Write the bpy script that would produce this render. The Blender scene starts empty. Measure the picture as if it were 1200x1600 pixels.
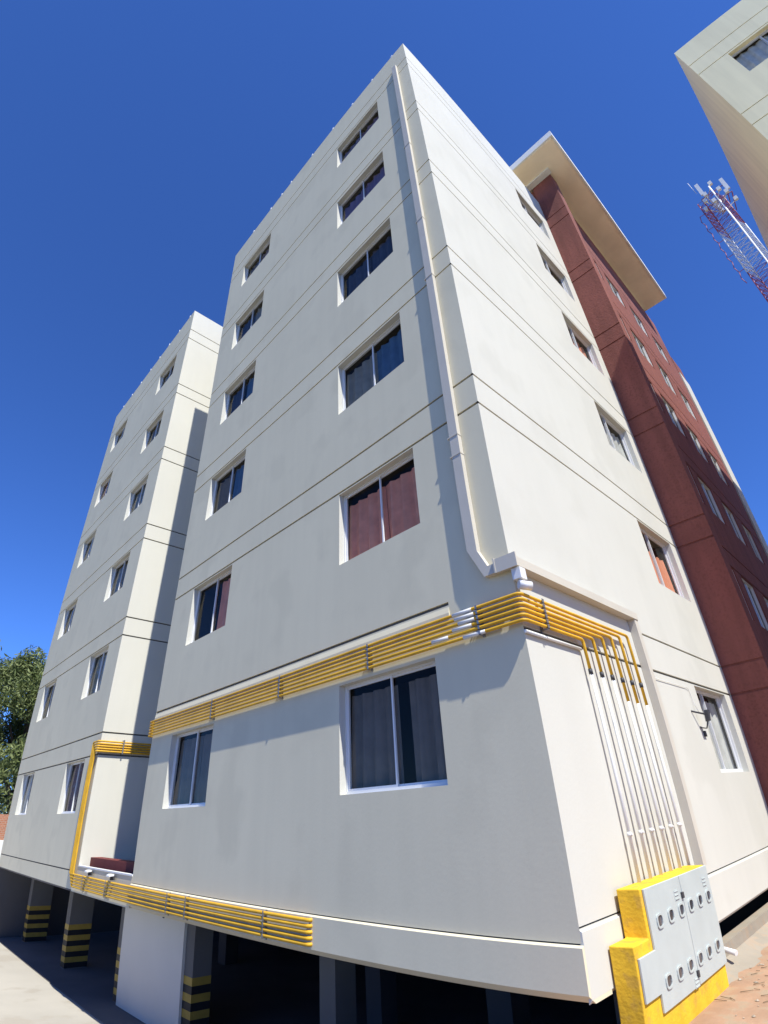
import bpy, bmesh, math, random
from mathutils import Vector, Matrix
random.seed(7)
S = bpy.context.scene
C = S.collection

# ------------------------------------------------------------------ camera, sky, sun, exposure
cd = bpy.data.cameras.new('camera'); cam = bpy.data.objects.new('camera', cd); C.objects.link(cam); S.camera = cam
# the phone's ultra-wide lens bends straight lines a little: a real lens curve (theta = k1 r + k2 r^2 + ...)
cd.type = 'PANO'; cd.panorama_type = 'FISHEYE_LENS_POLYNOMIAL'
cd.sensor_fit = 'VERTICAL'; cd.sensor_height = 32; cd.sensor_width = 24
cd.fisheye_fov = math.radians(175)
cd.fisheye_polynomial_k0 = 0
cd.fisheye_polynomial_k1 = -6.47092669e-02
cd.fisheye_polynomial_k2 = 6.42686344e-04
cd.fisheye_polynomial_k3 = 3.30977854e-05
cd.fisheye_polynomial_k4 = -1.18966090e-06
cd.shift_x = 14.07/1200; cd.shift_y = -23.27/1600
cd.clip_start = 0.05; cd.clip_end = 3000
R = [[0.68189481, 0.41353848, 0.6033286], [0.73025981, -0.33785384, -0.59378059], [-0.04171423, 0.84548253, -0.53237131]]
M = Matrix(R).to_4x4(); M.translation = Vector((2.33397866, -4.08001474, 1.21234904)); cam.matrix_world = M

SUN = Vector((-1, .235, -1.5)).normalized()
W = bpy.data.worlds.new('World'); S.world = W; W.use_nodes = True
nt = W.node_tree; bg = nt.nodes['Background']
sky = nt.nodes.new('ShaderNodeTexSky'); sky.sky_type = 'NISHITA'; sky.sun_disc = False
sky.sun_elevation = math.asin(-SUN.z); sky.sun_rotation = math.atan2(-SUN.x, -SUN.y)
sky.altitude = 2600; sky.air_density = 1.0; sky.dust_density = 0.15; sky.ozone_density = 3.0
tint = nt.nodes.new('ShaderNodeMix'); tint.data_type = 'RGBA'; tint.blend_type = 'MULTIPLY'; tint.inputs[0].default_value = 1
tint.inputs[7].default_value = (.76, 1.30, 2.33, 1)
nt.links.new(sky.outputs[0], tint.inputs[6]); nt.links.new(tint.outputs[2], bg.inputs[0]); bg.inputs[1].default_value = 0.072
ld = bpy.data.lights.new('sun', 'SUN'); ld.energy = 5.0; ld.angle = math.radians(.5); ld.color = (1, .975, .89)
lo = bpy.data.objects.new('sun', ld); C.objects.link(lo)
lo.rotation_euler = SUN.to_track_quat('-Z', 'Y').to_euler(); lo.location = (20, -5, 30)
S.view_settings.view_transform = 'Standard'; S.view_settings.look = 'None'
S.view_settings.exposure = 0.46; S.view_settings.gamma = 1
S.cycles.max_bounces = 8

# ------------------------------------------------------------------ materials
def mat(name, col, rough=.8, var=.06, scale=1.5, bump=.15, bscale=60, spec=.3, metal=0, col2=None, c2scale=None, streak=0):
    m = bpy.data.materials.new(name); m.use_nodes = True
    n = m.node_tree.nodes; l = m.node_tree.links; b = n['Principled BSDF']
    b.inputs['Roughness'].default_value = rough; b.inputs['Metallic'].default_value = metal
    b.inputs['Specular IOR Level'].default_value = spec
    tc = n.new('ShaderNodeTexCoord')
    g = n.new('ShaderNodeNewGeometry')
    def noise(s, det=6, vec=None):
        t = n.new('ShaderNodeTexNoise'); t.inputs['Scale'].default_value = s; t.inputs['Detail'].default_value = det
        l.new(vec or g.outputs['Position'], t.inputs['Vector']); return t
    def ramp(src, a, b_, p0=.3, p1=.7):
        r = n.new('ShaderNodeValToRGB'); r.color_ramp.elements[0].position = p0; r.color_ramp.elements[1].position = p1
        r.color_ramp.elements[0].color = (*a, 1); r.color_ramp.elements[1].color = (*b_, 1)
        l.new(src, r.inputs[0]); return r.outputs[0]
    t = noise(scale)
    lo_ = tuple(c*(1-var) for c in col); hi = tuple(min(1, c*(1+var)) for c in col)
    out = ramp(t.outputs[0], lo_, hi)
    if col2:
        t2 = noise(c2scale or scale*3, 8)
        mx = n.new('ShaderNodeMix'); mx.data_type = 'RGBA'
        f = ramp(t2.outputs[0], (0, 0, 0), (1, 1, 1), .52, .62); l.new(f, mx.inputs[0])
        l.new(out, mx.inputs[6]); mx.inputs[7].default_value = (*col2, 1); out = mx.outputs[2]
    if streak:
        mp = n.new('ShaderNodeMapping'); mp.inputs['Scale'].default_value = (5, 5, .35); l.new(g.outputs['Position'], mp.inputs[0])
        t3 = noise(1.0, 5, mp.outputs[0])
        mx = n.new('ShaderNodeMix'); mx.data_type = 'RGBA'; mx.blend_type = 'MULTIPLY'
        f = ramp(t3.outputs[0], (1-streak,)*3, (1, 1, 1), .35, .6); mx.inputs[0].default_value = 1
        l.new(out, mx.inputs[6]); l.new(f, mx.inputs[7]); out = mx.outputs[2]
    l.new(out, b.inputs['Base Color'])
    if bump:
        tb = noise(bscale, 4); bp = n.new('ShaderNodeBump'); bp.inputs['Strength'].default_value = bump; bp.inputs['Distance'].default_value = .01
        l.new(tb.outputs[0], bp.inputs['Height']); l.new(bp.outputs[0], b.inputs['Normal'])
    return m

M_ = {}
M_['front'] = mat('front_plaster_light_balanced', (.69, .632, .458), .85, .04, .55, .07, 30, streak=.025, col2=(.655, .60, .435), c2scale=1.1)  # colour lifted to offset grazing sun, yellowed to cancel blue skylight
M_['side'] = mat('side_plaster_light_balanced', (.58, .57, .51), .85, .03, .5, .07, 30, streak=.015, col2=(.555, .545, .485), c2scale=.9)  # colour kept darker than the front to hold back direct sun
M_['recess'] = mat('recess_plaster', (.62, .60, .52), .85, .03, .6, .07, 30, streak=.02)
M_['groove'] = mat('joint', (.11, .106, .10), .9, .1, 3, 0)
M_['nb'] = mat('neighbour_plaster', (.92, .84, .55), .85, .04, .6, .2, 45, streak=.08)
M_['red'] = mat('red_render', (.25, .085, .066), .9, .08, 1.2, .9, 26, streak=.22, col2=(.215, .073, .056), c2scale=24)
M_['redtrim'] = mat('red_trim', (.30, .09, .075), .85, .1, 2, .4, 30)
M_['alu'] = mat('white_aluminium', (.72, .72, .72), .35, .02, 3, 0, spec=.5)
M_['soffit'] = mat('soffit_concrete', (.92, .80, .62), .9, .08, 1.2, .3, 30)
M_['edge'] = mat('slab_edge_paint', (.72, .72, .70), .7, .05, 2, .1)
M_['yellow'] = mat('yellow_pipe_paint', (.66, .37, .022), .55, .14, 5, .05, 40, spec=.35)
M_['ymason'] = mat('yellow_masonry_paint', (.80, .485, .03), .75, .08, 3, .5, 30, streak=.16, col2=(.68, .41, .05), c2scale=9)
M_['wpipe'] = mat('white_pipe', (.70, .69, .66), .45, .05, 5, 0, spec=.5)
M_['duct'] = mat('beige_duct', (.56, .52, .44), .55, .04, 3, .05)
M_['dark'] = mat('dark_steel', (.05, .05, .055), .5, .2, 8, 0)
M_['steel'] = mat('grey_door_paint', (.46, .50, .48), .5, .05, 4, .05, 20, spec=.5)
M_['clamp'] = mat('galvanised_clamp', (.28, .28, .29), .4, .15, 20, 0, metal=.6)
M_['conc'] = mat('driveway_concrete', (.42, .39, .33), .9, .08, .7, .4, 25, col2=(.375, .34, .28), c2scale=1.3)
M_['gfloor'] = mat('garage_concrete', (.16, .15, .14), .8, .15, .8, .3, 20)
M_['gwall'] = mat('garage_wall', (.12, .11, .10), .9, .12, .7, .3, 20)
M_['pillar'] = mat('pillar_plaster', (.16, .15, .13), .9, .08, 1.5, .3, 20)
M_['panel'] = mat('panel_plaster', (.74, .69, .57), .85, .04, .9, .2, 40)
M_['black'] = mat('black_paint', (.02, .02, .02), .6, .1, 5, .1)
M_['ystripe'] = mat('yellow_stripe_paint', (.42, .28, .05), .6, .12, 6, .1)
M_['earth'] = mat('earth', (.36, .225, .145), .95, .16, 2.5, .9, 14, col2=(.34, .25, .17), c2scale=5)
M_['kerbc'] = mat('kerb_concrete', (.31, .27, .215), .9, .08, 3, .5, 22, col2=(.34, .27, .20), c2scale=7)
M_['room'] = mat('room_dark', (.05, .048, .045), .9, .1, 2, 0)
M_['brick'] = None
M_['bark'] = mat('bark', (.14, .10, .07), .9, .2, 6, .6, 15)

def brick_mat():
    m = bpy.data.materials.new('brickwork'); m.use_nodes = True; n = m.node_tree.nodes; l = m.node_tree.links
    g = n.new('ShaderNodeNewGeometry'); mp = n.new('ShaderNodeMapping'); mp.inputs['Rotation'].default_value = (0, math.pi/2, math.pi/2)
    sep = n.new('ShaderNodeSeparateXYZ'); cmb = n.new('ShaderNodeCombineXYZ')
    l.new(g.outputs['Position'], sep.inputs[0]); l.new(sep.outputs[1], cmb.inputs[0]); l.new(sep.outputs[2], cmb.inputs[1])
    b = n.new('ShaderNodeTexBrick'); b.inputs['Scale'].default_value = 4; b.inputs['Color1'].default_value = (.42, .17, .09, 1)
    b.inputs['Color2'].default_value = (.34, .13, .07, 1); b.inputs['Mortar'].default_value = (.4, .33, .27, 1)
    l.new(cmb.outputs[0], b.inputs['Vector']); l.new(b.outputs[0], n['Principled BSDF'].inputs['Base Color'])
    n['Principled BSDF'].inputs['Roughness'].default_value = .9
    return m
M_['brick'] = brick_mat()

def glass_mat():
    m = bpy.data.materials.new('window_glass'); m.use_nodes = True; n = m.node_tree.nodes; l = m.node_tree.links
    n.remove(n['Principled BSDF']); out = n['Material Output']
    tr = n.new('ShaderNodeBsdfTransparent'); tr.inputs[0].default_value = (.90, .92, .92, 1)
    gl = n.new('ShaderNodeBsdfGlossy'); gl.inputs['Roughness'].default_value = .02; gl.inputs[0].default_value = (.52, .50, .46, 1)
    fr = n.new('ShaderNodeFresnel'); g = n.new('ShaderNodeNewGeometry')
    io = n.new('ShaderNodeMapRange'); io.inputs[3].default_value = 1.33; io.inputs[4].default_value = 1/1.33
    l.new(g.outputs['Backfacing'], io.inputs[0]); l.new(io.outputs[0], fr.inputs[0])
    t = n.new('ShaderNodeTexNoise'); t.inputs['Scale'].default_value = 1.3; t.inputs['Detail'].default_value = 1
    l.new(g.outputs['Position'], t.inputs['Vector'])
    bp = n.new('ShaderNodeBump'); bp.inputs['Strength'].default_value = .25; bp.inputs['Distance'].default_value = .02
    l.new(t.outputs[0], bp.inputs['Height']); l.new(bp.outputs[0], gl.inputs['Normal'])
    mx = n.new('ShaderNodeMixShader'); l.new(fr.outputs[0], mx.inputs[0]); l.new(tr.outputs[0], mx.inputs[1]); l.new(gl.outputs[0], mx.inputs[2])
    l.new(mx.outputs[0], out.inputs[0]); return m
M_['glass'] = glass_mat()

def curtain_mat(name, col):
    m = mat(name, col, .9, .12, 6, 0); m.node_tree.nodes['Principled BSDF'].inputs['Specular IOR Level'].default_value = .1
    return m
CUR = {k: curtain_mat('curtain_'+k, v) for k, v in dict(
    red=(.80, .32, .21), orange=(.80, .32, .19), blue=(.09, .16, .25), navy=(.06, .07, .10), grey=(.27, .25, .21),
    charcoal=(.17, .145, .125), mauve=(.25, .18, .20), purple=(.20, .14, .22), brown=(.20, .155, .11), white=(.62, .61, .57), green=(.10, .14, .12)).items()}

def leaf_mat(name, c1, c2):
    m = bpy.data.materials.new(name); m.use_nodes = True; n = m.node_tree.nodes; l = m.node_tree.links; b = n['Principled BSDF']
    oi = n.new('ShaderNodeNewGeometry'); r = n.new('ShaderNodeValToRGB')
    r.color_ramp.elements[0].color = (*c1, 1); r.color_ramp.elements[1].color = (*c2, 1)
    l.new(oi.outputs['Random Per Island'], r.inputs[0]); l.new(r.outputs[0], b.inputs['Base Color']); b.inputs['Roughness'].default_value = .6
    b.inputs['Specular IOR Level'].default_value = .25
    tr = n.new('ShaderNodeBsdfTranslucent'); l.new(r.outputs[0], tr.inputs[0]); mx = n.new('ShaderNodeMixShader'); mx.inputs[0].default_value = .3
    l.new(b.outputs[0], mx.inputs[1]); l.new(tr.outputs[0], mx.inputs[2]); l.new(mx.outputs[0], n['Material Output'].inputs[0])
    return m

# ------------------------------------------------------------------ helpers
class MB:
    def __init__(s): s.v = []; s.f = []; s.m = []; s.smooth = []
    def quad(s, a, b, c, d, mi=0, sm=False):
        i = len(s.v); s.v += [Vector(a), Vector(b), Vector(c), Vector(d)]; s.f.append((i, i+1, i+2, i+3)); s.m.append(mi); s.smooth.append(sm)
    def box(s, a, b, mi=0, bev=0):
        x0, y0, z0 = [min(p, q) for p, q in zip(a, b)]; x1, y1, z1 = [max(p, q) for p, q in zip(a, b)]
        i = len(s.v)
        s.v += [Vector(p) for p in ((x0,y0,z0),(x1,y0,z0),(x1,y1,z0),(x0,y1,z0),(x0,y0,z1),(x1,y0,z1),(x1,y1,z1),(x0,y1,z1))]
        for f in ((0,3,2,1),(4,5,6,7),(0,1,5,4),(1,2,6,5),(2,3,7,6),(3,0,4,7)): s.f.append(tuple(i+k for k in f)); s.m.append(mi); s.smooth.append(False)
    def prism(s, poly, axis, a, b, mi=0):
        # poly: 2D points, extruded along axis from a to b
        def P(p, t):
            q = list(p); q.insert(axis, t); return Vector(q)
        i = len(s.v); n = len(poly); s.v += [P(p, a) for p in poly]+[P(p, b) for p in poly]
        s.f.append(tuple(range(i, i+n))); s.f.append(tuple(range(i+2*n-1, i+n-1, -1)))
        for k in range(n): s.f.append((i+k, i+(k+1) % n, i+n+(k+1) % n, i+n+k))
        s.m += [mi]*(n+2); s.smooth += [False]*(n+2)
    def tube(s, pts, r, seg=8, mi=0, caps=True, r2=None):
        pts = [Vector(p) for p in pts]; rings = []; up = None
        for k, p in enumerate(pts):
            if k == 0: d = pts[1]-p
            elif k == len(pts)-1: d = p-pts[k-1]
            else: d = (pts[k+1]-p).normalized()+(p-pts[k-1]).normalized()
            d.normalize()
            if up is None:
                up = Vector((0, 0, 1)) if abs(d.z) < .9 else Vector((1, 0, 0))
            a = d.cross(up).normalized(); b = a.cross(d).normalized(); up = b
            rr = r if r2 is None else r+(r2-r)*k/(len(pts)-1)
            i = len(s.v); s.v += [p+(a*math.cos(t*2*math.pi/seg)+b*math.sin(t*2*math.pi/seg))*rr for t in range(seg)]; rings.append(i)
        for i, j in zip(rings, rings[1:]):
            for t in range(seg):
                s.f.append((i+t, j+t, j+(t+1) % seg, i+(t+1) % seg)); s.m.append(mi); s.smooth.append(True)
        if caps:
            s.f.append(tuple(rings[0]+t for t in range(seg))); s.f.append(tuple(rings[-1]+t for t in reversed(range(seg))))
            s.m += [mi, mi]; s.smooth += [False, False]
    def build(s, name, mats, parent=None, loc=None, bevel=0, recalc=True):
        org = Vector(loc) if loc is not None else (root_loc(parent) if parent else Vector((0, 0, 0)))
        me = bpy.data.meshes.new(name); me.from_pydata([v-org for v in s.v], [], s.f)
        mats = mats if isinstance(mats, (list, tuple)) else [mats]
        for m in mats: me.materials.append(M_[m] if isinstance(m, str) else m)
        me.polygons.foreach_set('material_index', s.m); me.polygons.foreach_set('use_smooth', s.smooth)
        me.update()
        bm = bmesh.new(); bm.from_mesh(me)
        bmesh.ops.remove_doubles(bm, verts=bm.verts, dist=1e-5)
        (bmesh.ops.recalc_face_normals(bm, faces=bm.faces) if recalc else None); bm.to_mesh(me); bm.free()
        o = bpy.data.objects.new(name, me); C.objects.link(o)
        if parent: o.parent = parent
        else: o.location = org
        if bevel:
            b = o.modifiers.new('bevel', 'BEVEL'); b.width = bevel; b.segments = 2; b.limit_method = 'ANGLE'
        return o
def root_loc(p):
    while p.parent: p = p.parent
    return Vector(p.location)
def tag(o, label=None, cat=None, group=None, kind=None):
    if label: o['label'] = label
    if cat: o['category'] = cat
    if group: o['group'] = group
    if kind: o['kind'] = kind
    return o
def thing(name, label, cat, loc, group=None):
    o = bpy.data.objects.new(name, None); C.objects.link(o); o.location = loc; o.empty_display_size = .2
    return tag(o, label, cat, group)

# a wall in plane (O, U, N): openings = [(u0,u1,z0,z1)], grooves = [(z0,z1)]
def facade(mb, O, U, N, u0, u1, z0, z1, openings=(), grooves=(), depth=.14, gd=.022, mi=0, gmi=1, rmi=None):
    rmi = mi if rmi is None else rmi
    O = Vector(O); U = Vector(U); N = Vector(N); Z = Vector((0, 0, 1))
    us = sorted({u0, u1} | {x for o in openings for x in o[:2]} | {x for g in grooves for x in g[2:]})
    zs = sorted({z0, z1} | {x for o in openings for x in o[2:]} | {x for g in grooves for x in g[:2]})
    P = lambda u, z, d: O+U*u+Z*z-N*d
    def dep(i, j):
        if i < 0 or j < 0 or i >= len(us)-1 or j >= len(zs)-1: return 0
        cu = (us[i]+us[i+1])/2; cz = (zs[j]+zs[j+1])/2
        for o in openings:
            if o[0] < cu < o[1] and o[2] < cz < o[3]: return depth
        for g in grooves:
            if g[0] < cz < g[1] and (len(g) < 4 or g[2] < cu < g[3]): return gd
        return 0
    for i in range(len(us)-1):
        for j in range(len(zs)-1):
            d = dep(i, j); a, b, c, e = us[i], us[i+1], zs[j], zs[j+1]
            if d < depth: mb.quad(P(a, c, d), P(b, c, d), P(b, e, d), P(a, e, d), gmi if d else mi)
            dr = dep(i+1, j)
            if abs(dr-d) > 1e-6 and i < len(us)-2: mb.quad(P(b, c, d), P(b, c, dr), P(b, e, dr), P(b, e, d), rmi if max(d, dr) == depth else mi)
            du = dep(i, j+1)
            if abs(du-d) > 1e-6 and j < len(zs)-2: mb.quad(P(a, e, d), P(b, e, d), P(b, e, du), P(a, e, du), rmi if max(d, du) == depth else mi)

def window(parent, O, U, N, u0, u1, z0, z1, curt=('grey', 'grey'), depth=.14, cover=(1, 1), open_=0, label=None, split=.5, top=.02, simple=False):
    O = Vector(O); U = Vector(U); N = Vector(N); Z = Vector((0, 0, 1))
    P = lambda u, z, d: O+U*u+Z*z-N*d
    fr = MB()
    def bar(a, b, c, e, d0, d1):
        i = len(fr.v); fr.v += [P(a,c,d0),P(b,c,d0),P(b,e,d0),P(a,e,d0),P(a,c,d1),P(b,c,d1),P(b,e,d1),P(a,e,d1)]
        for f in ((0,1,2,3),(4,7,6,5),(0,4,5,1),(1,5,6,2),(2,6,7,3),(3,7,4,0)): fr.f.append(tuple(i+k for k in f)); fr.m.append(0); fr.smooth.append(False)
    w = .018; wb = .034; um = u0+(u1-u0)*split
    bar(u0, u1, z0, z0+wb, depth-.045, depth+.02); bar(u0, u1, z1-w, z1, depth-.045, depth+.02)
    bar(u0, u0+w, z0+wb, z1-w, depth-.045, depth+.02); bar(u1-w, u1, z0+wb, z1-w, depth-.045, depth+.02)
    s = .022; k = u0+w; sl = open_*(u1-u0)*.35
    # two sliding sashes
    for (a, b, d) in ((u0+w+sl, um+.02+sl, depth-.03), (um-.02, u1-w, depth-.008)):
        bar(a, b, z0+wb, z0+wb+s, d, d+.02); bar(a, b, z1-w-s, z1-w, d, d+.02)
        bar(a, a+s, z0+wb+s, z1-w-s, d, d+.02); bar(b-s, b, z0+wb+s, z1-w-s, d, d+.02)
    fo = fr.build('window', 'alu', parent)
    if label: fo['label'] = label
    g = MB()
    for (a, b, d) in ((u0+w+sl, um+.02+sl, depth-.02), (um-.02, u1-w, depth+.002)):
        g.quad(P(a+s*.5, z0+wb+s*.5, d), P(b-s*.5, z0+wb+s*.5, d), P(b-s*.5, z1-w-s*.5, d), P(a+s*.5, z1-w-s*.5, d))
    g.build('pane', 'glass', fo, recalc=False)
    r = MB(); D = depth+.75; d0 = depth+.02; e = .25
    a, b, c, t = u0-e, u1+e, z0-.1, z1+.1
    r.quad(P(a, c, D), P(b, c, D), P(b, t, D), P(a, t, D)); r.quad(P(a, c, d0), P(a, c, D), P(a, t, D), P(a, t, d0))
    r.quad(P(b, c, d0), P(b, c, D), P(b, t, D), P(b, t, d0)); r.quad(P(a, c, d0), P(b, c, d0), P(b, c, D), P(a, c, D))
    r.quad(P(a, t, d0), P(b, t, d0), P(b, t, D), P(a, t, D))
    # inner face of the outside wall round the opening
    r.quad(P(a, c, d0), P(u0, c, d0), P(u0, t, d0), P(a, t, d0)); r.quad(P(u1, c, d0), P(b, c, d0), P(b, t, d0), P(u1, t, d0))
    r.quad(P(u0, c, d0), P(u1, c, d0), P(u1, z0, d0), P(u0, z0, d0)); r.quad(P(u0, z1, d0), P(u1, z1, d0), P(u1, t, d0), P(u0, t, d0))
    r.build('room', 'room', fo)
    for h in (0, 1):
        if not curt[h]: continue
        cm = MB(); A, B = (u0+.01, um) if h == 0 else (um, u1-.01)
        if cover[h] < 1:
            if h == 0: B = A+(B-A)*cover[h]
            else: A = B-(B-A)*cover[h]
        n = 26; ph = random.random()*6; fq = random.uniform(26, 34); zt = z1-top
        pts = []
        for q in range(n+1):
            u = A+(B-A)*q/n; wv = .034*math.sin(fq*(u-u0)+ph)+.012*math.sin(fq*2.3*(u-u0)+ph*2)
            pts.append((u, wv))
        for q in range(n):
            (ua, wa), (ub, wb) = pts[q], pts[q+1]
            dd = depth+.075
            cm.quad(P(ua, z0-.05, dd+wa*1.3), P(ub, z0-.05, dd+wb*1.3), P(ub, zt, dd+wb*.6), P(ua, zt, dd+wa*.6), 0, True)
        cm.build('curtain', CUR[curt[h]], fo)
    return fo

# ------------------------------------------------------------------ levels
T = 17.61
UP = [16.577, 13.856, 11.192, 8.468, 5.776, 3.064]
LO = [16.115, 13.445, 10.729, 8.015, 5.315, 2.604]
WT = [16.02, 13.33, 10.665, 7.97, 5.28, 2.573]
WB = [15.01, 12.24, 9.575, 6.862, 4.134, 1.436]
GR = [(z-.017, z+.017) for z in UP+LO]
X1 = -7.99; X2A = -10.94; X2B = -18.77; YD = 6.22
EX = Vector((1, 0, 0)); EY = Vector((0, 1, 0)); NY = Vector((0, -1, 0))

# ------------------------------------------------------------------ setting: ground
def terrain():
    xs = [-500, -200, -80, -40, -25, -19.2, -19.15, -15, -7.0, -6, -5, -4, -3, -2, -1, -.35, -.12, -.08, 0.3, 1, 2, 4, 8, 14, 30, 80, 200, 500]
    ys = [-500, -200, -60, -20, -8, -4, -2, -1, .30, .34, 1, 4, 9.2, 9.25, 20, 40, 100, 300, 500]
    def h(x, y):
        if -19.16 <= x <= -.1 and .32 <= y <= 9.22: return -2.02
        if x <= -7: return -2.02
        if x >= -.35: return -.42
        return -.42-1.6*(-.35-x)/6.65
    mb = MB()
    for i in range(len(xs)-1):
        for j in range(len(ys)-1):
            q = [(xs[i], ys[j]), (xs[i+1], ys[j]), (xs[i+1], ys[j+1]), (xs[i], ys[j+1])]
            mb.quad(*[(x, y, h(x, y)) for x, y in q])
    return mb
tag(terrain().build('ground', 'earth'), kind='structure')
mb = MB()
mb.quad((-26, -7, -2.012), (-8.5, -7, -2.012), (-8.5, .3, -2.012), (-26, .3, -2.012))
tag(mb.build('driveway', 'conc'), kind='structure')
M_['bounce_cut_paving'] = mat('bounce_cut_paving', (.20, .175, .145), .9, .2, 1.5, .6, 60)  # unseen dark paving, added to cut light bounced onto the front wall
mb = MB(); mb.quad((-8.5, -7, -2.011), (-7, -7, -2.011), (-7, .3, -2.011), (-8.5, .3, -2.011))
mb.quad((-7, -7, -2.011), (-.35, -7, -.411), (-.35, .3, -.411), (-7, .3, -2.011)); mb.quad((-.35, -7, -.411), (9, -7, -.411), (9, -1.6, -.411), (-.35, -1.6, -.411))
tag(mb.build('unseen_dark_paving', 'bounce_cut_paving'), kind='structure')
M_['bounce_cut_ground'] = mat('bounce_cut_ground', (.10, .095, .055), .95, .3, .2, .5, 3, col2=(.16, .11, .07), c2scale=.6)  # unseen dark ground farther out, added to weaken upward bounce light
mb = MB()
for (a, b, c, d_, z) in ((-500, 500, -500, -7, -.405), (9, 500, -7, 500, -.405), (-500, -26, -7, 500, -2.005), (-26, 9, 30, 500, -.405)):
    mb.quad((a, c, z), (b, c, z), (b, d_, z), (a, d_, z))
tag(mb.build('unseen_dark_ground', 'bounce_cut_ground'), kind='structure')
mb = MB(); mb.box((-19.1, .3, -2.2), (-.12, 9.2, -2.0)); tag(mb.build('garage_floor', 'gfloor'), kind='structure')
mb = MB(); mb.prism([(.02, -.5), (.02, -.215), (-.1, -.215), (-.1, -.5)], 1, 2.14, 6.5)
rk = random.Random(4); pe = [(2.13+.11*k, .24+rk.uniform(-.05, .08)+.02*math.sin(k*.9)) for k in range(40)]
for (ya, xa), (yb, xb) in zip(pe, pe[1:]):
    mb.quad((.02, ya, -.33), (xa*.6, ya, -.395), (xb*.6, yb, -.395), (.02, yb, -.33), 0, True); mb.quad((xa*.6, ya, -.395), (xa, ya, -.425), (xb, yb, -.425), (xb*.6, yb, -.395), 0, True)
tag(mb.build('kerb', 'kerbc'), kind='structure')

# ------------------------------------------------------------------ white corner block
bld = thing('apartment_building', 'tall white apartment block with sharp corner, wrapped by yellow gas pipes', 'building', (-4, 3, -2))
ops = [(-2.58, -1.06, WB[i], WT[i]) for i in range(6)]+[(-7.13, -5.64, WB[i], WT[i]) for i in range(6)]
mb = MB(); facade(mb, (0, 0, 0), EX, NY, X1, 0, .34, T, ops, GR[:5]+[(UP[5]-.018, UP[5]+.018, X1, -.80)]+GR[6:11], rmi=2)
mb.quad((X1, 0, T), (0, 0, T), (0, YD, T), (X1, YD, T))
mb.quad((X1, 0, .34), (X1, 0, T), (X1, YD, T), (X1, YD, .34)); mb.quad((X1, YD, 0), (0, YD, 0), (0, YD, T), (X1, YD, T))
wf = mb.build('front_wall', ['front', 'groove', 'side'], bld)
ops2 = [(4.35, 5.80, WB[i], WT[i]) for i in range(6)]
mb = MB(); facade(mb, (0, 0, 0), EY, EX, 0, YD, .42, T, ops2, GR[:5]+[(UP[5]-.014, UP[5]+.014, 2.64, YD)]+GR[6:]+[(.428, .442)])
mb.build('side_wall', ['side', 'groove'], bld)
# base beam, proud of the wall, with a lit ledge and a chamfered foot
mb = MB()
mb.prism([(0, .33), (-.03, .318), (-.03, .03), (.05, -.03), (.30, -.03), (.30, .33)], 0, X1, .0155)
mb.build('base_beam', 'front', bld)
mb = MB()
mb.prism([(0, .42), (.016, .41), (.016, .0), (-.01, -.03), (-.01, .42)], 1, .0005, YD)
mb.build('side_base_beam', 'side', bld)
# sloping drip band over the upper gas pipes
mb = MB(); mb.prism([(0, 3.03), (-.014, 2.965), (-.014, 2.935), (0, 2.93)], 0, X1, -.80); mb.build('drip_band', 'front', bld)
# soffit slab
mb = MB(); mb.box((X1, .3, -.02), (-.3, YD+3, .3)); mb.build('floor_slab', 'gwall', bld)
cA = [('mauve', 'purple'), ('purple', 'purple'), ('navy', 'navy'), ('grey', 'blue'), ('red', 'red'), ('charcoal', 'charcoal')]
cB = [('brown', 'mauve'), ('navy', 'grey'), ('navy', 'blue'), ('brown', 'blue'), (None, 'red'), ('charcoal', 'charcoal')]
lab = {4: 'window with drawn red curtains', 5: 'large window with dark grey curtains under the pipes'}
for i in range(6):
    window(bld, (0, 0, 0), EX, NY, *ops[i], curt=cA[i], cover=(1, .78 if i == 5 else 1), label=lab.get(i), top=.13 if i == 4 else .1)
    window(bld, (0, 0, 0), EX, NY, *ops[6+i], curt=cB[i], label='window with one red curtain' if i == 4 else None, top=.08)
    cs = [('mauve', 'grey'), ('white', 'mauve'), ('white', 'red'), ('white', 'white'), ('orange', 'orange'), ('white', 'white')][i]
    window(bld, (0, 0, 0), EY, EX, *ops2[i], curt=cs, depth=.13, label='side window with orange curtains' if i == 4 else None, split=.42, top=.3 if i == 4 else .1)

# parapet guard wire on the roof edge
def guard(x0, x1, posts, loc, label, z=T):
    g = thing('roof_guard_wire', label, 'guard wire', loc)
    m = MB(); m.tube([(x0, .03, z+.075), ((x0+x1)/2, .03, z+.07), (x1, .03, z+.075)], .012, 5); m.build('wire', 'dark', g)
    for x in posts:
        m = MB(); m.box((x-.022, .012, z), (x+.022, .05, z+.15)); m.build('post', 'alu', g)
guard(X1+.1, -.1, [-.42, -1.17, -1.96, -2.8, -3.75, -4.8, -5.3, -5.9, -6.9], (-4, .03, T), 'thin wire on short white posts along the roof edge of the corner block')
guard(X2B+.1, X2A-.1, [-11.4, -12.3, -13.2, -14.1, -15, -16, -17, -18], (-14.8, .03, T), 'thin wire on short white posts along the roof edge of the left block')

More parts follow.
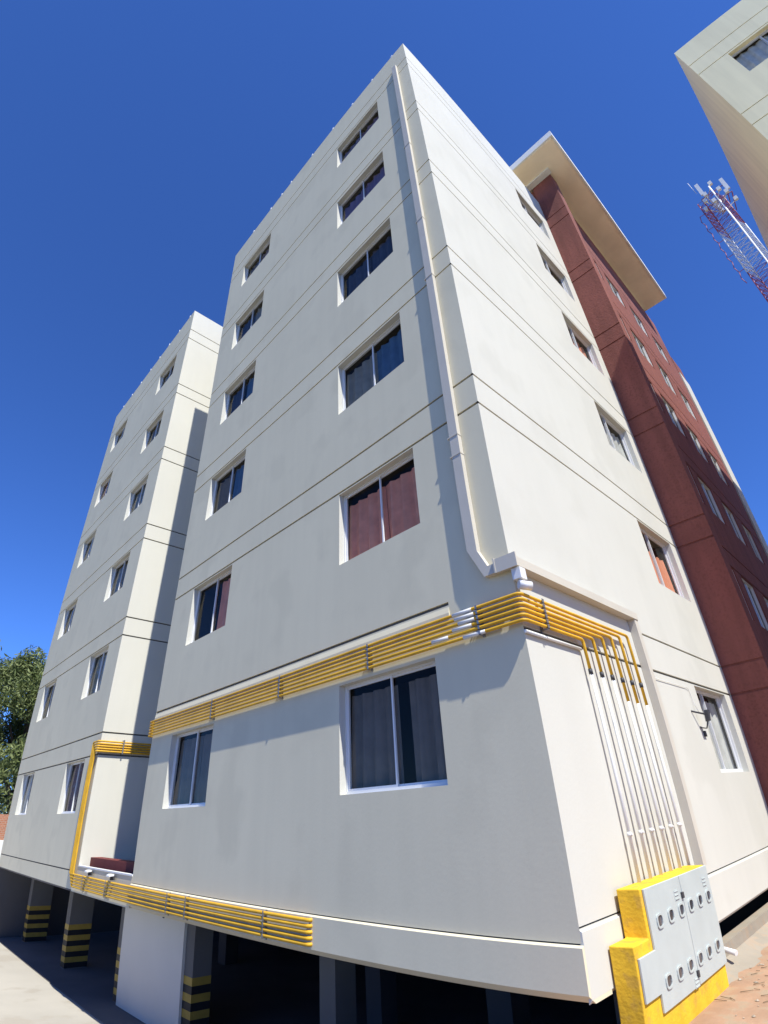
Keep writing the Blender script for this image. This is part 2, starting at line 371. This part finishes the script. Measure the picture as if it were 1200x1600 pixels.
# ------------------------------------------------------------------ left block
b2 = thing('apartment_building', 'left white apartment block with cream end wall facing the gap', 'building', (-15, 4, -2))
ops3 = [(-13.29, -11.83, WB[i], WT[i]) for i in range(6)]+[(-17.92, -16.49, WB[i], WT[i]) for i in range(6)]
mb = MB(); facade(mb, (0, 0, 0), EX, NY, X2B, X2A, 0, T, ops3, GR+[(.325, .352)], rmi=2)
mb.quad((X2B, 0, T), (X2A, 0, T), (X2A, 9, T), (X2B, 9, T)); mb.quad((X2B, 0, 0), (X2B, 0, T), (X2B, 9, T), (X2B, 9, 0)); mb.quad((X2B, 9, 0), (X2A, 9, 0), (X2A, 9, T), (X2B, 9, T))
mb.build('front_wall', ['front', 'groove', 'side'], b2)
mb = MB(); facade(mb, (X2A, 0, 0), EY, EX, 0, 9, 0, T, [], GR); mb.build('end_wall', ['recess', 'groove'], b2)
mb = MB(); mb.box((X2B, 0.0, -.03), (X2A, 9, -.001)); mb.build('floor_slab', 'gwall', b2)
cC = [('grey', 'mauve'), ('brown', 'grey'), ('grey', 'white'), ('grey', 'navy'), ('grey', 'white'), ('mauve', 'brown')]
cD = [('grey', 'grey'), ('red', 'grey'), ('grey', 'white'), ('grey', 'grey'), ('brown', 'grey'), ('white', 'grey')]
for i in range(6):
    window(b2, (0, 0, 0), EX, NY, *ops3[i], curt=cC[i]); window(b2, (0, 0, 0), EX, NY, *ops3[6+i], curt=cD[i])
# link between the two blocks
lk = thing('stair_link', 'low grey parapet and dark red sill closing the gap between the two white blocks', 'parapet', (-9.5, 1, 0))
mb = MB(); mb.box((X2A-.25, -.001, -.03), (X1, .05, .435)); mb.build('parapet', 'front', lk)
mb = MB(); mb.box((X2A, -.012, .435), (X1, .06, .46)); mb.build('coping', 'edge', lk)
mb = MB(); mb.box((X2A, .22, .1), (X1, .45, .60)); mb.build('sill', mat('sill_red', (.16, .035, .03), .8, .1, 3, .1), lk)
mb = MB(); mb.box((X2A, .05, -.03), (X1, 9, .1)); mb.build('floor', 'gwall', lk)
mb = MB(); mb.box((X2A, 4.0, .1), (X1, 4.15, T-.4)); mb.build('back_wall', 'recess', lk)

# ------------------------------------------------------------------ garage
mb = MB()
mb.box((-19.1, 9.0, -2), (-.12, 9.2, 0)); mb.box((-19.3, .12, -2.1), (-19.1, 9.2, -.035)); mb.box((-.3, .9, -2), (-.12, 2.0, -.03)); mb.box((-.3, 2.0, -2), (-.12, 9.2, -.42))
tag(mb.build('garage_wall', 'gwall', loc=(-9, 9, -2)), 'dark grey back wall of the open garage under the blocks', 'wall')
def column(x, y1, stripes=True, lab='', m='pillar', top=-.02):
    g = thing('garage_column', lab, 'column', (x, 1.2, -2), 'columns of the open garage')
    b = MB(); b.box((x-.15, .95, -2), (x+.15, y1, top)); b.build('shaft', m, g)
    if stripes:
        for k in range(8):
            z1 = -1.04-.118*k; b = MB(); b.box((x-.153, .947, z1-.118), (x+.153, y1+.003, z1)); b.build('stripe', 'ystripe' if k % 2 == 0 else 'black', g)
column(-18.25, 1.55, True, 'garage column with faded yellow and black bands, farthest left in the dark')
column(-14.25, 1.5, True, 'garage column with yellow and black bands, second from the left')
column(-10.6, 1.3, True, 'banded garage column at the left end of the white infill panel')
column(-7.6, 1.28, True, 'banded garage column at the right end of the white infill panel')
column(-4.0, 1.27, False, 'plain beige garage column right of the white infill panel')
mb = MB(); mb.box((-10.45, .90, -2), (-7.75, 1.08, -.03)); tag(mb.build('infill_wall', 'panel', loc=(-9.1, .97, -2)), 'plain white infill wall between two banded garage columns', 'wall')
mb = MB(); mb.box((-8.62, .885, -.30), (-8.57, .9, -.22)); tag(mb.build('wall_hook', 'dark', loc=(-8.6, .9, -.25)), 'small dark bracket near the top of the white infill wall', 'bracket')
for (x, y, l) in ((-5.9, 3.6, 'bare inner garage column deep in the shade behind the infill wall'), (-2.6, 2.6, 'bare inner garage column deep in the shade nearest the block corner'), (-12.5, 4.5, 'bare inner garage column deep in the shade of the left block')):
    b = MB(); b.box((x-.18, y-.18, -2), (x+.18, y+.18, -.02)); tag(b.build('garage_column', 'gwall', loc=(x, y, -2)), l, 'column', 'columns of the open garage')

# ------------------------------------------------------------------ gas pipes, upper run (six)
def bend(pts, r=.05, n=3):
    out = [Vector(pts[0])]
    for a, b, c in zip(pts, pts[1:], pts[2:]):
        a, b, c = Vector(a), Vector(b), Vector(c); d0 = (a-b).normalized(); d1 = (c-b).normalized()
        p0 = b+d0*r; p1 = b+d1*r
        for k in range(n+1):
            t = k/n; out.append(p0*(1-t)**2+b*2*t*(1-t)+p1*t*t)
    out.append(Vector(pts[-1])); return out
OFF = .062; PR = .0165
ordn = ['lowest', 'second lowest', 'third from below', 'third from above', 'second from above', 'topmost']
riser = ['white riser nearest the corner', 'second white riser', 'third white riser', 'fourth white riser', 'fifth white riser', 'white riser beside the duct']
ZP = [2.652+.049*k for k in range(6)]; YP = [.985+.24*k for k in range(6)]
slv = [(-.62, -.36), (-1.02, -.80), (-.74, -.50), (-.66, -.46), (-.70, -.46), (-.72, -.48)]
for k in range(6):
    g = thing('gas_pipe', 'upper yellow gas pipe, %s of six, descending as the %s' % (ordn[k], riser[k]), 'gas pipe', (OFF, YP[k], .6), 'upper gas pipes along the corner block')
    z = ZP[k]; ze = 2.33 if k < 3 else 2.12
    m = MB(); m.tube(bend([(X1-.06, .9, z), (X1-.06, -OFF, z), (OFF, -OFF, z), (OFF, YP[k], z), (OFF, YP[k], ze)], .045), PR); m.build('yellow_pipe', 'yellow', g)
    m = MB(); m.tube([(OFF, YP[k], ze), (OFF, YP[k], .58)], PR*.98); m.build('white_pipe', 'wpipe', g)
    m = MB(); m.tube([(OFF, YP[k], 2.36), (OFF, YP[k], 2.31)], PR*1.3); m.build('fitting', 'dark', g)
    m = MB(); m.tube([(OFF, YP[k], .975), (OFF, YP[k], .94)], PR*1.25); m.tube([(OFF, YP[k], .957), (OFF+.032, YP[k], .957)], PR*.6); m.build('valve', 'wpipe', g)
    a, b = slv[k]; m = MB(); m.tube([(a, -OFF, z), (b, -OFF, z)], PR*1.18); m.build('sleeve', 'wpipe', g)
def bracket(name, pts, lab, grp, matn='clamp'):
    m = MB()
    for a, b in pts: m.box(a, b)
    o = m.build(name, matn, loc=Vector(pts[0][0])); tag(o, lab, 'bracket', grp)
GB = 'brackets clamping the upper gas pipes'
for x, l in ((-.42, 'pipe bracket on the front wall just left of the corner'), (-1.98, 'pipe bracket above the big ground level window'), (-3.75, 'pipe bracket mid way between the two lowest windows'), (-5.62, 'pipe bracket above the small lowest window of the corner block')):
    bracket('pipe_bracket', [((x-.010, -.018, 2.62), (x+.010, -.002, 2.92))]+[((x-.010, -OFF-.022, z-.022), (x+.010, -.018, z-.018)) for z in ZP]+[((x-.010, -OFF-.022, z-.022), (x+.010, -OFF-.018, z+.018)) for z in ZP], l, GB, 'clamp')
for y, l, mm in ((.30, 'pale pipe bracket round the corner on the side wall', 'clamp'),):
    bracket('pipe_bracket', [((.002, y-.012, 2.60), (.018, y+.012, 2.93))]+[((.018, y-.016, z-.024), (OFF+.026, y+.016, z-.019)) for z in ZP]+[((OFF+.021, y-.016, z-.024), (OFF+.026, y+.016, z+.02)) for z in ZP], l, GB, mm)
# lower run (five)
GL = 'lower gas pipes of the left run'
for k in range(5):
    z = .075+.054*k; xo = -11.0-.055*k; zz = 2.66+.052*k
    on = ['lowest', 'second', 'middle', 'fourth', 'topmost'][k]
    m = MB(); m.tube(bend([(X2A+OFF, 3.9, zz), (X2A+OFF, -OFF, zz), (xo, -OFF, zz), (xo, -OFF-.004, z), (-3.02, -OFF-.004, z), (-3.02, .2, z)], .04), .0185)
    tag(m.build('gas_pipe', 'yellow', loc=(xo, -OFF, z)), 'yellow gas pipe %s of five, down the left block corner and along the base' % ['lowest', 'second lowest', 'middle', 'second highest', 'topmost'][k], 'gas pipe', GL)
GBL = 'brackets clamping the lower gas pipes'
for x, l in ((-10.3, 'lower pipe bracket at the left end under the first small lamp'), (-9.0, 'lower pipe bracket under the second small lamp'), (-6.4, 'lower pipe bracket left of the pair above the infill wall edge'), (-5.8, 'lower pipe bracket right of the pair above the infill wall edge'), (-3.85, 'lower pipe bracket nearest the cut ends of the pipes')):
    zs = [.075+.054*k for k in range(5)]
    bracket('pipe_bracket', [((x-.012, -.045, .03), (x+.012, -.031, .32))]+[((x-.010, -OFF-.028, q-.026), (x+.010, -OFF-.024, q+.022)) for q in zs]+[((x-.010, -OFF-.028, q-.027), (x+.010, -.031, q-.023)) for q in zs], l, GBL, 'clamp')
bracket('pipe_bracket', [((X2A+.002, .48, 2.62), (X2A+.016, .51, 2.92)), ((X2A+OFF+.02, .48, 2.62), (X2A+OFF+.026, .51, 2.92))], 'pale pipe bracket on the cream end wall in the gap', GBL)
for x, l in ((-9.97, 'left of two small white lamps on the parapet of the gap'), (-8.76, 'right of two small white lamps on the parapet of the gap')):
    g = thing('wall_lamp', l, 'lamp', (x, -.03, .38), 'small lamps in the gap')
    m = MB(); m.box((x-.015, -.10, .33), (x+.015, -.02, .40)); m.build('arm', 'dark', g)
    m = MB(); m.prism([(-.06, .40), (-.15, .39), (-.15, .41), (-.11, .43), (-.06, .43)], 0, x-.07, x+.07); m.build('lamp_head', 'alu', g)

# ------------------------------------------------------------------ cable duct
g = thing('cable_duct', 'beige square cable duct running down the front, round the corner and down the side wall', 'cable duct', (0, 0, .6))
m = MB(); d = .068
m.prism([(-.425, 16.62), (-.425, 3.50), (-.27, 3.165), (.10, 3.165), (.10, 3.26), (-.215, 3.26), (-.305, 3.46), (-.305, 16.62)], 1, -d, -.002); m.build('front_duct', 'duct', g)
m = MB(); m.box((.002, -.002, 3.165), (.10, 2.62, 3.255)); m.box((.002, 2.515, .55), (.09, 2.62, 3.163)); m.build('side_duct', 'duct', g)
for z in (4.72, 5.0, 8.05, 9.6, 12.3):
    m = MB(); m.box((-.455, -.074, z-.008), (-.30, -.003, z+.008)); m.build('strap', 'duct', g)
m = MB(); m.box((-.13, -.085, 3.15), (.115, -.069, 3.29)); m.box((-.135, -.09, 3.15), (-.12, -.07, 3.30)); m.build('corner_cover', 'duct', g)
m = MB(); m.tube([(.05, .28, 2.555), (.02, .28, 2.555)], .01); m.tube([(.022, -.02, 2.565), (.022, .98, 2.565)], .016)
tag(m.build('conduit', 'wpipe', loc=(.02, .5, 2.56)), 'thin white conduit along the side wall just under the yellow pipes', 'conduit')
m = MB(); m.tube([(.012, 2.64, 2.50), (.012, 3.92, 2.50), (.012, 4.0, 2.48), (.02, 4.02, 2.30), (.05, 4.03, 2.16)], .004, 5)
tag(m.build('cable', 'wpipe', loc=(.01, 3.3, 2.5)), 'thin white cable running from the duct to the black floodlight', 'cable')

g = thing('security_camera', 'white security camera under the duct at the building corner', 'security camera', (.06, .02, 3.1))
m = MB(); m.box((.02, -.05, 3.04), (.11, .05, 3.15)); m.build('junction_box', 'alu', g)
m = MB(); m.tube([(.065, 0, 3.04), (.075, 0, 2.985)], .02); m.tube([(.06, -.035, 2.985), (.13, .06, 2.97)], .042, 12); m.build('housing', 'alu', g)
m = MB(); m.tube([(.128, .057, 2.97), (.134, .066, 2.969)], .022, 10); m.build('lens', 'black', g)
g = thing('floodlight', 'small black floodlight on a bracket beside the lowest side window', 'floodlight', (0, 4.03, 2.1))
m = MB(); m.tube([(.0, 3.86, 2.19), (.12, 4.0, 2.14)], .012, 6); m.tube([(.0, 4.03, 1.99), (.08, 4.03, 1.97), (.12, 4.03, 2.05)], .009, 6); m.build('arm', 'dark', g)
m = MB(); m.prism([(.10, 2.05), (.145, 2.06), (.165, 2.19), (.12, 2.19)], 1, 4.0, 4.09); m.build('lamp_head', 'dark', g)
m = MB(); m.box((.002, 4.09, 1.88), (.025, 4.15, 1.95)); tag(m.build('switch_box', 'dark', loc=(.01, 4.12, 1.9)), 'small dark switch box on the side wall below the black floodlight', 'switch box')

# ------------------------------------------------------------------ gas meter cabinet
g = thing('meter_cabinet', 'yellow stepped masonry cabinet with grey metal doors and two rows of meter windows', 'meter cabinet', (.1, 1.3, -.42))
m = MB()
m.prism([(.60, .60), (2.12, .60), (2.12, -.6), (.32, -.6), (.32, .27), (.60, .27)], 0, .031, .22)
m.build('masonry', 'ymason', g, bevel=.008)
DX = .222
def leaf(poly, name):
    m = MB(); m.prism(poly, 0, DX, DX+.018); return m.build(name, 'steel', g, bevel=.003)
d1 = leaf([(.635, .595), (1.382, .595), (1.382, -.225), (.615, -.225), (.615, -.095), (.345, -.095), (.345, .19), (.635, .19)], 'door')
d2 = leaf([(1.392, .595), (2.125, .595), (2.125, -.225), (1.392, -.225)], 'door')
for r_, zc in ((0, .355), (1, -.045)):
    for k in range(6):
        yc = (.81 if r_ == 0 else .77)+.237*k; dp = d1 if k < 3 else d2
        n = 16; m = MB(); a, b = .062, .052
        def sup(t, s): 
            c, q = math.cos(t), math.sin(t); return (yc+s*a*abs(c)**.6*(1 if c > 0 else -1), zc+s*b*abs(q)**.6*(1 if q > 0 else -1))
        out = [sup(2*math.pi*t/n, 1) for t in range(n)]; inn = [sup(2*math.pi*t/n, .72) for t in range(n)]
        X = DX+.019; X2 = DX+.028
        for t in range(n):
            u = (t+1) % n
            m.quad((X2, *out[t]), (X2, *out[u]), (X2, *inn[u]), (X2, *inn[t])); m.quad((X, *out[t]), (X, *out[u]), (X2, *out[u]), (X2, *out[t])); m.quad((X, *inn[t]), (X, *inn[u]), (X2, *inn[u]), (X2, *inn[t]))
        wo = m.build('meter_window', 'steel', dp)
        m = MB(); i = len(m.v); m.v += [Vector((X+.002, *p)) for p in inn]; m.f.append(tuple(range(n))); m.m.append(0); m.smooth.append(False)
        m.build('meter_glass', M_['meterglass'] if 'meterglass' in M_ else M_.setdefault('meterglass', mat('meter_glass', (.06, .06, .068), .12, .7, 11, 0, spec=.8)), dp)
m = MB(); m.box((DX+.018, 1.345, .43), (DX+.034, 1.385, .475)); m.build('lock', 'dark', d1)
m = MB(); m.box((DX+.018, 1.34, -.16), (DX+.034, 1.375, -.11)); m.build('lock', 'dark', d1)
for (yy, zz) in ((1.21, .50), (1.93, .505), (1.28, -.16)):
    m = MB(); m.box((DX+.0185, yy-.01, zz-.07), (DX+.020, yy+.09, zz+.01))
    for q in range(3): m.box((DX+.020, yy, zz-.028*q-.006), (DX+.025, yy+.08, zz-.028*q))
    m.build('vent', 'steel', d1 if yy < 1.38 else d2)
m = MB(); m.tube([(-.05, 2.75, -.23), (.16, 2.68, -.27)], .028, 10); tag(m.build('drain_pipe', 'wpipe', loc=(.05, 2.7, -.25)), 'short white drain pipe stub sticking out beside the meter cabinet', 'drain pipe')

# ------------------------------------------------------------------ red stair tower and the blocks behind it
rt = thing('red_tower', 'tall dark red rendered tower with wide overhanging roof slab behind the white corner block', 'building', (-1, 10, -.42))
XR = .43; YE = 15.0; ZT = 18.5
opr = [(y, y+1.08, WB[i], WT[i]) for i in range(6) for y in (7.2, 8.8, 10.7, 12.6)]
mb = MB(); facade(mb, (XR, 0, 0), EY, EX, 6.62, YE, -.42, ZT, opr, [(z-.02, z+.02) for z in UP+LO], depth=.07, gd=.02, gmi=0)
mb.quad((XR, YE, -.42), (-6, YE, -.42), (-6, YE, ZT), (XR, YE, ZT)); mb.quad((-6, YE, -.42), (-6, 6.3, -.42), (-6, 6.3, ZT), (-6, YE, ZT)); mb.quad((-6, 6.3, T), (0, 6.3, T), (0, 6.3, ZT), (-6, 6.3, ZT))
mb.build('wall', 'red', rt)
mb = MB(); facade(mb, (0, YD+.002, 0), EX, NY, 0.0, .66, -.42, ZT, [], [(z-.02, z+.02) for z in UP+LO], gd=.02, gmi=0)
mb.quad((.66, YD+.002, -.42), (.66, 6.62, -.42), (.66, 6.62, ZT), (.66, YD+.002, ZT)); mb.quad((.66, 6.62, -.42), (XR, 6.62, -.42), (XR, 6.62, ZT), (.66, 6.62, ZT))
mb.build('corner_pilaster', 'red', rt)
for i in range(6):
    for j, y in enumerate((7.2, 8.8, 10.7, 12.6)):
        window(rt, (XR, 0, 0), EY, EX, y, y+1.08, WB[i], WT[i], curt=('white', 'white') if (i+j) % 3 else ('white', 'grey'), depth=.07)
mb = MB(); mb.box((-5.5, 5.30, ZT+.06), (1.29, 14.1, ZT+.30)); mb.build('roof_slab', ['soffit'], rt)
mb = MB(); mb.box((-5.5, 5.24, ZT+.05), (1.35, 5.299, ZT+.33)); mb.box((1.291, 5.30, ZT+.05), (1.35, 14.1, ZT+.33)); mb.build('roof_edge', 'edge', rt)
mb = MB(); mb.box((-5.5, 6.0, ZT-.02), (.72, 6.21, ZT+.058)); mb.build('roof_beam', 'edge', rt)
mb = MB(); mb.box((XR+.001, 5.30, ZT+.035), (1.28, 5.36, ZT+.059)); mb.box((-5.5, 6.63, ZT), (XR-.01, 14.0, ZT+.058)); mb.build('soffit_joint', 'soffit', rt)

b3 = thing('apartment_building', 'far white block just showing as a bright sliver beyond the red tower', 'building', (-2, 20, -.42))
mb = MB(); mb.box((-6, YE+.02, -.42), (.47, 16.1, 15.62)); mb.build('wall', 'side', b3)
mb = MB(); mb.box((-6, YE+.02, 15.63), (.44, 16.1, 16.5)); mb.build('parapet', 'red', b3)

# ------------------------------------------------------------------ neighbour on the right
nb = thing('apartment_building', 'cream neighbouring apartment block cutting across the upper right corner', 'building', (9, 11, -.42))
NX, NYY, NZ = 4.85, 4.94, 17.0
zs = [16.055, 15.49, 13.24, 12.72]+[16.055-2.75*k for k in range(2, 6)]+[15.49-2.75*k for k in range(2, 6)]
opn = [(NX+.74+4.6*a, NX+2.24+4.6*a, 14.33-2.75*k, 15.42-2.75*k) for k in range(6) for a in (0, 1)]
mb = MB(); facade(mb, (0, NYY, 0), EX, NY, NX, 15, -.42, NZ, opn, [(z-.014, z+.014) for z in zs])
mb.quad((NX, NYY, NZ), (15, NYY, NZ), (15, 17.5, NZ), (NX, 17.5, NZ)); mb.quad((15, NYY, -.42), (15, 17.5, -.42), (15, 17.5, NZ), (15, NYY, NZ)); mb.quad((NX, 17.5, -.42), (15, 17.5, -.42), (15, 17.5, NZ), (NX, 17.5, NZ))
mb.build('front_wall', ['nb', 'groove'], nb)
mb = MB(); mb.quad((NX, NYY, -.42), (NX, 17.5, -.42), (NX, 17.5, NZ), (NX, NYY, NZ)); mb.build('side_wall', 'nb', nb)
for k, o in enumerate(opn): window(nb, (0, NYY, 0), EX, NY, *o, curt=('white', 'white') if k < 2 else ('grey', 'grey'))

# ------------------------------------------------------------------ lattice mast
mt = thing('antenna_mast', 'red and white lattice telecom mast with white panel antennas', 'antenna mast', (6.75, 25.6, -.42))
cx, cy, hw = 6.6, 25.9, .62
M_['mred'] = mat('mast_red', (.30, .07, .10), .5, .1, 3, 0); M_['mwhite'] = mat('mast_white', (.62, .62, .64), .5, .08, 3, 0)
bands = [(34.9, 31.5, 'mred'), (31.5, 27.3, 'mwhite'), (27.3, 22.5, 'mred'), (22.5, 18, 'mwhite'), (18, 9, 'mred'), (9, -.42, 'mwhite')]
N0 = Vector((6.16, 24.67)); va = Vector((-.92, .39))*1.15; vb = Vector((.39, .92))*1.15
crn = [tuple(N0), tuple(N0+vb), tuple(N0+va+vb), tuple(N0+va)]; cx, cy = (N0+(va+vb)/2); 
for zt, zb, mm in bands:
    m = MB()
    for x, y in crn: m.tube([(x, y, zt), (x, y, zb)], .036, 5)
    n = max(1, round((zt-zb)/.5)); h = (zt-zb)/n
    for k in range(n):
        z0 = zb+k*h
        for e in range(4):
            (xa, ya), (xb, yb) = crn[e], crn[(e+1) % 4]
            m.tube([(xa, ya, z0), (xb, yb, z0)], .017, 4, caps=False)
            m.tube([(xa, ya, z0), (xb, yb, z0+h)], .016, 4, caps=False)
            if e in (0, 3): m.tube([(xb, yb, z0), (xa, ya, z0+h)], .016, 4, caps=False)
    m.build('lattice_section', mm, mt)
m = MB(); lx = crn[3][0]-.35
for k in range(14):
    z = 33.4-k*.5
    m.tube([(lx-.1*(k % 2), cy-.6, z), (lx-.1*((k+1) % 2), cy-.6, z-.55)], .022, 4)
    if k % 3 == 0: m.tube([(lx, cy-.6, z), (crn[3][0], crn[3][1], z+.3)], .022, 4)
m.build('ladder', 'mred', mt)
for x, y, z, s in ((5.62, 24.55, 34.85, 1), (6.92, 24.6, 33.95, 1), (6.2, 26.6, 34.6, 1)):
    m = MB(); m.box((x-.11, y-.06, z-.1), (x+.11, y+.06, z+1.15)); m.tube([(x, y, z), (cx, cy, z-.3)], .03, 5); m.build('panel_antenna', 'alu', mt)
for x, y, z in ((6.35, 24.8, 35.6), (5.5, 24.6, 34.2), (6.75, 24.5, 33.7), (5.9, 24.5, 33.6), (5.3, 24.9, 33.8), (6.5, 24.5, 34.3), (7.0, 25.2, 33.4), (5.7, 24.5, 34.6)):
    m = MB(); m.box((x-.11, y-.08, z-.18), (x+.11, y+.08, z+.15)); m.tube([(x, y, z-.1), (cx, cy, z-.4)], .03, 5); m.build('radio_unit', 'wpipe', mt)
m = MB(); m.tube([(N0.x, N0.y-.06, 35.2), (N0.x, N0.y-.06, -.42)], .05, 5); m.build('cable_run', 'mwhite', mt)
m = MB(); m.tube([(5.35, 24.5, 35.2), (5.3, 24.5, 36.6)], .015, 4); m.build('whip_antenna', 'alu', mt)
for z in (33.6, 34.6):
    m = MB()
    for a, b in (((5.4, 24.7), (7.0, 24.7)), ((5.4, 24.7), (5.6, 26.3)), ((7.0, 24.7), (6.8, 26.3))): m.tube([(*a, z), (*b, z)], .035, 4)
    m.build('antenna_frame', 'mred', mt)

# ------------------------------------------------------------------ brick wall and trees at the far left
g = thing('brick_wall', 'red brick boundary wall on a white base, at the far left edge', 'wall', (-23, 0, -2))
mb = MB(); mb.box((-23.2, -9, .62), (-23, 12, 1.5)); mb.build('brickwork', 'brick', g)
mb = MB(); mb.box((-23.25, -9, -2.1), (-22.95, 12, .62)); mb.build('base', 'edge', g)
def tree(x, y, z0, hgt, rad, lab, seed, c1, c2, n=15000):
    rnd = random.Random(seed); g = thing('tree', lab, 'tree', (x, y, z0))
    m = MB(); m.tube([(x, y, z0), (x+.1, y-.1, z0+hgt*.25), (x, y+.1, z0+hgt*.45), (x+.1, y, z0+hgt*.75)], .28, 8, r2=.06)
    cl = []
    for k in range(110):
        a = rnd.random()*6.283; t = rnd.random(); zz = z0+hgt*(.22+.74*t); rr = rad*(1-.55*max(0, t-.35)/.65)*(.35+.65*rnd.random()**.5)
        p = Vector((x+math.cos(a)*rr, y+math.sin(a)*rr, zz+rnd.uniform(-.3, .3))); cl.append((p, rnd.uniform(.5, 1.15)))
        if k % 3 == 0: m.tube([(x, y, z0+hgt*(.15+.5*t)), tuple((Vector((x, y, zz))+p)/2+Vector((0, 0, .1))), tuple(p)], .09, 5, r2=.02)
    m.build('trunk', 'bark', g)
    m = MB()
    for i in range(n):
        p, s = cl[rnd.randrange(len(cl))]
        d = Vector((rnd.gauss(0, 1), rnd.gauss(0, 1), rnd.gauss(0, 1))); d.normalize(); q = p+d*s*rnd.random()**.45*1.0; q.z -= rnd.random()*.35*s
        a = Vector((rnd.gauss(0, 1), rnd.gauss(0, 1), rnd.gauss(-.8, .7))).normalized(); b = a.cross(Vector((rnd.gauss(0, 1), rnd.gauss(0, 1), rnd.gauss(0, 1)))).normalized()
        L = rnd.uniform(.14, .30); w = L*.14
        m.quad(q-a*L*.5, q+b*w, q+a*L*.6, q-b*w)
    me_o = m.build('crown', leaf_mat('leaves_%d' % seed, c1, c2), g)
tree(-28, 1.9, -2, 10.6, 3.6, 'olive green feathery tree behind the brick wall, beside the left block', 3, (.09, .125, .035), (.25, .29, .12), 60000)
tree(-31, -2.8, -2, 13.2, 3.6, 'taller grey green tree cut by the left edge of the picture', 5, (.08, .11, .05), (.22, .25, .14), 44000)
tree(-27, 7.2, -2, 8.5, 3.0, 'lower dark tree mostly hidden behind the left block', 9, (.04, .06, .02), (.09, .11, .04), 9000)

# ------------------------------------------------------------------ rubble on the earth
m = MB(); rnd = random.Random(11)
for k in range(420):
    x = rnd.uniform(.25, 2.2); y = rnd.uniform(-1, 6.5); s = rnd.uniform(.006, .028)
    if x < .5 and y < 2.2: continue
    i = len(m.v)
    pts = [Vector((rnd.gauss(0, 1), rnd.gauss(0, 1), rnd.gauss(0, 1))).normalized()*s*rnd.uniform(.7, 1.2) for _ in range(6)]
    dirs = [(1,0,0),(-1,0,0),(0,1,0),(0,-1,0),(0,0,.6),(0,0,-.6)]
    m.v += [Vector((x, y, -.415))+Vector(d_)*s*rnd.uniform(.7, 1.3) for d_ in dirs]
    for f in ((0,2,4),(2,1,4),(1,3,4),(3,0,4),(2,0,5),(1,2,5),(3,1,5),(0,3,5)): m.f.append(tuple(i+q for q in f)); m.m.append(0); m.smooth.append(False)
tag(m.build('gravel', mat('pebbles', (.36, .30, .23), .9, .3, 9, 0)), kind='stuff')
m = MB()
for k in range(160):
    x = rnd.uniform(.3, 1.6); y = rnd.uniform(1.6, 5); a = rnd.random()*6.28; L = rnd.uniform(.03, .12)
    m.tube([(x, y, -.412), (x+math.cos(a)*L, y+math.sin(a)*L, -.405)], .003, 4)
tag(m.build('leaf_litter', mat('dry_litter', (.20, .15, .09), .9, .3, 9, 0)), kind='stuff')
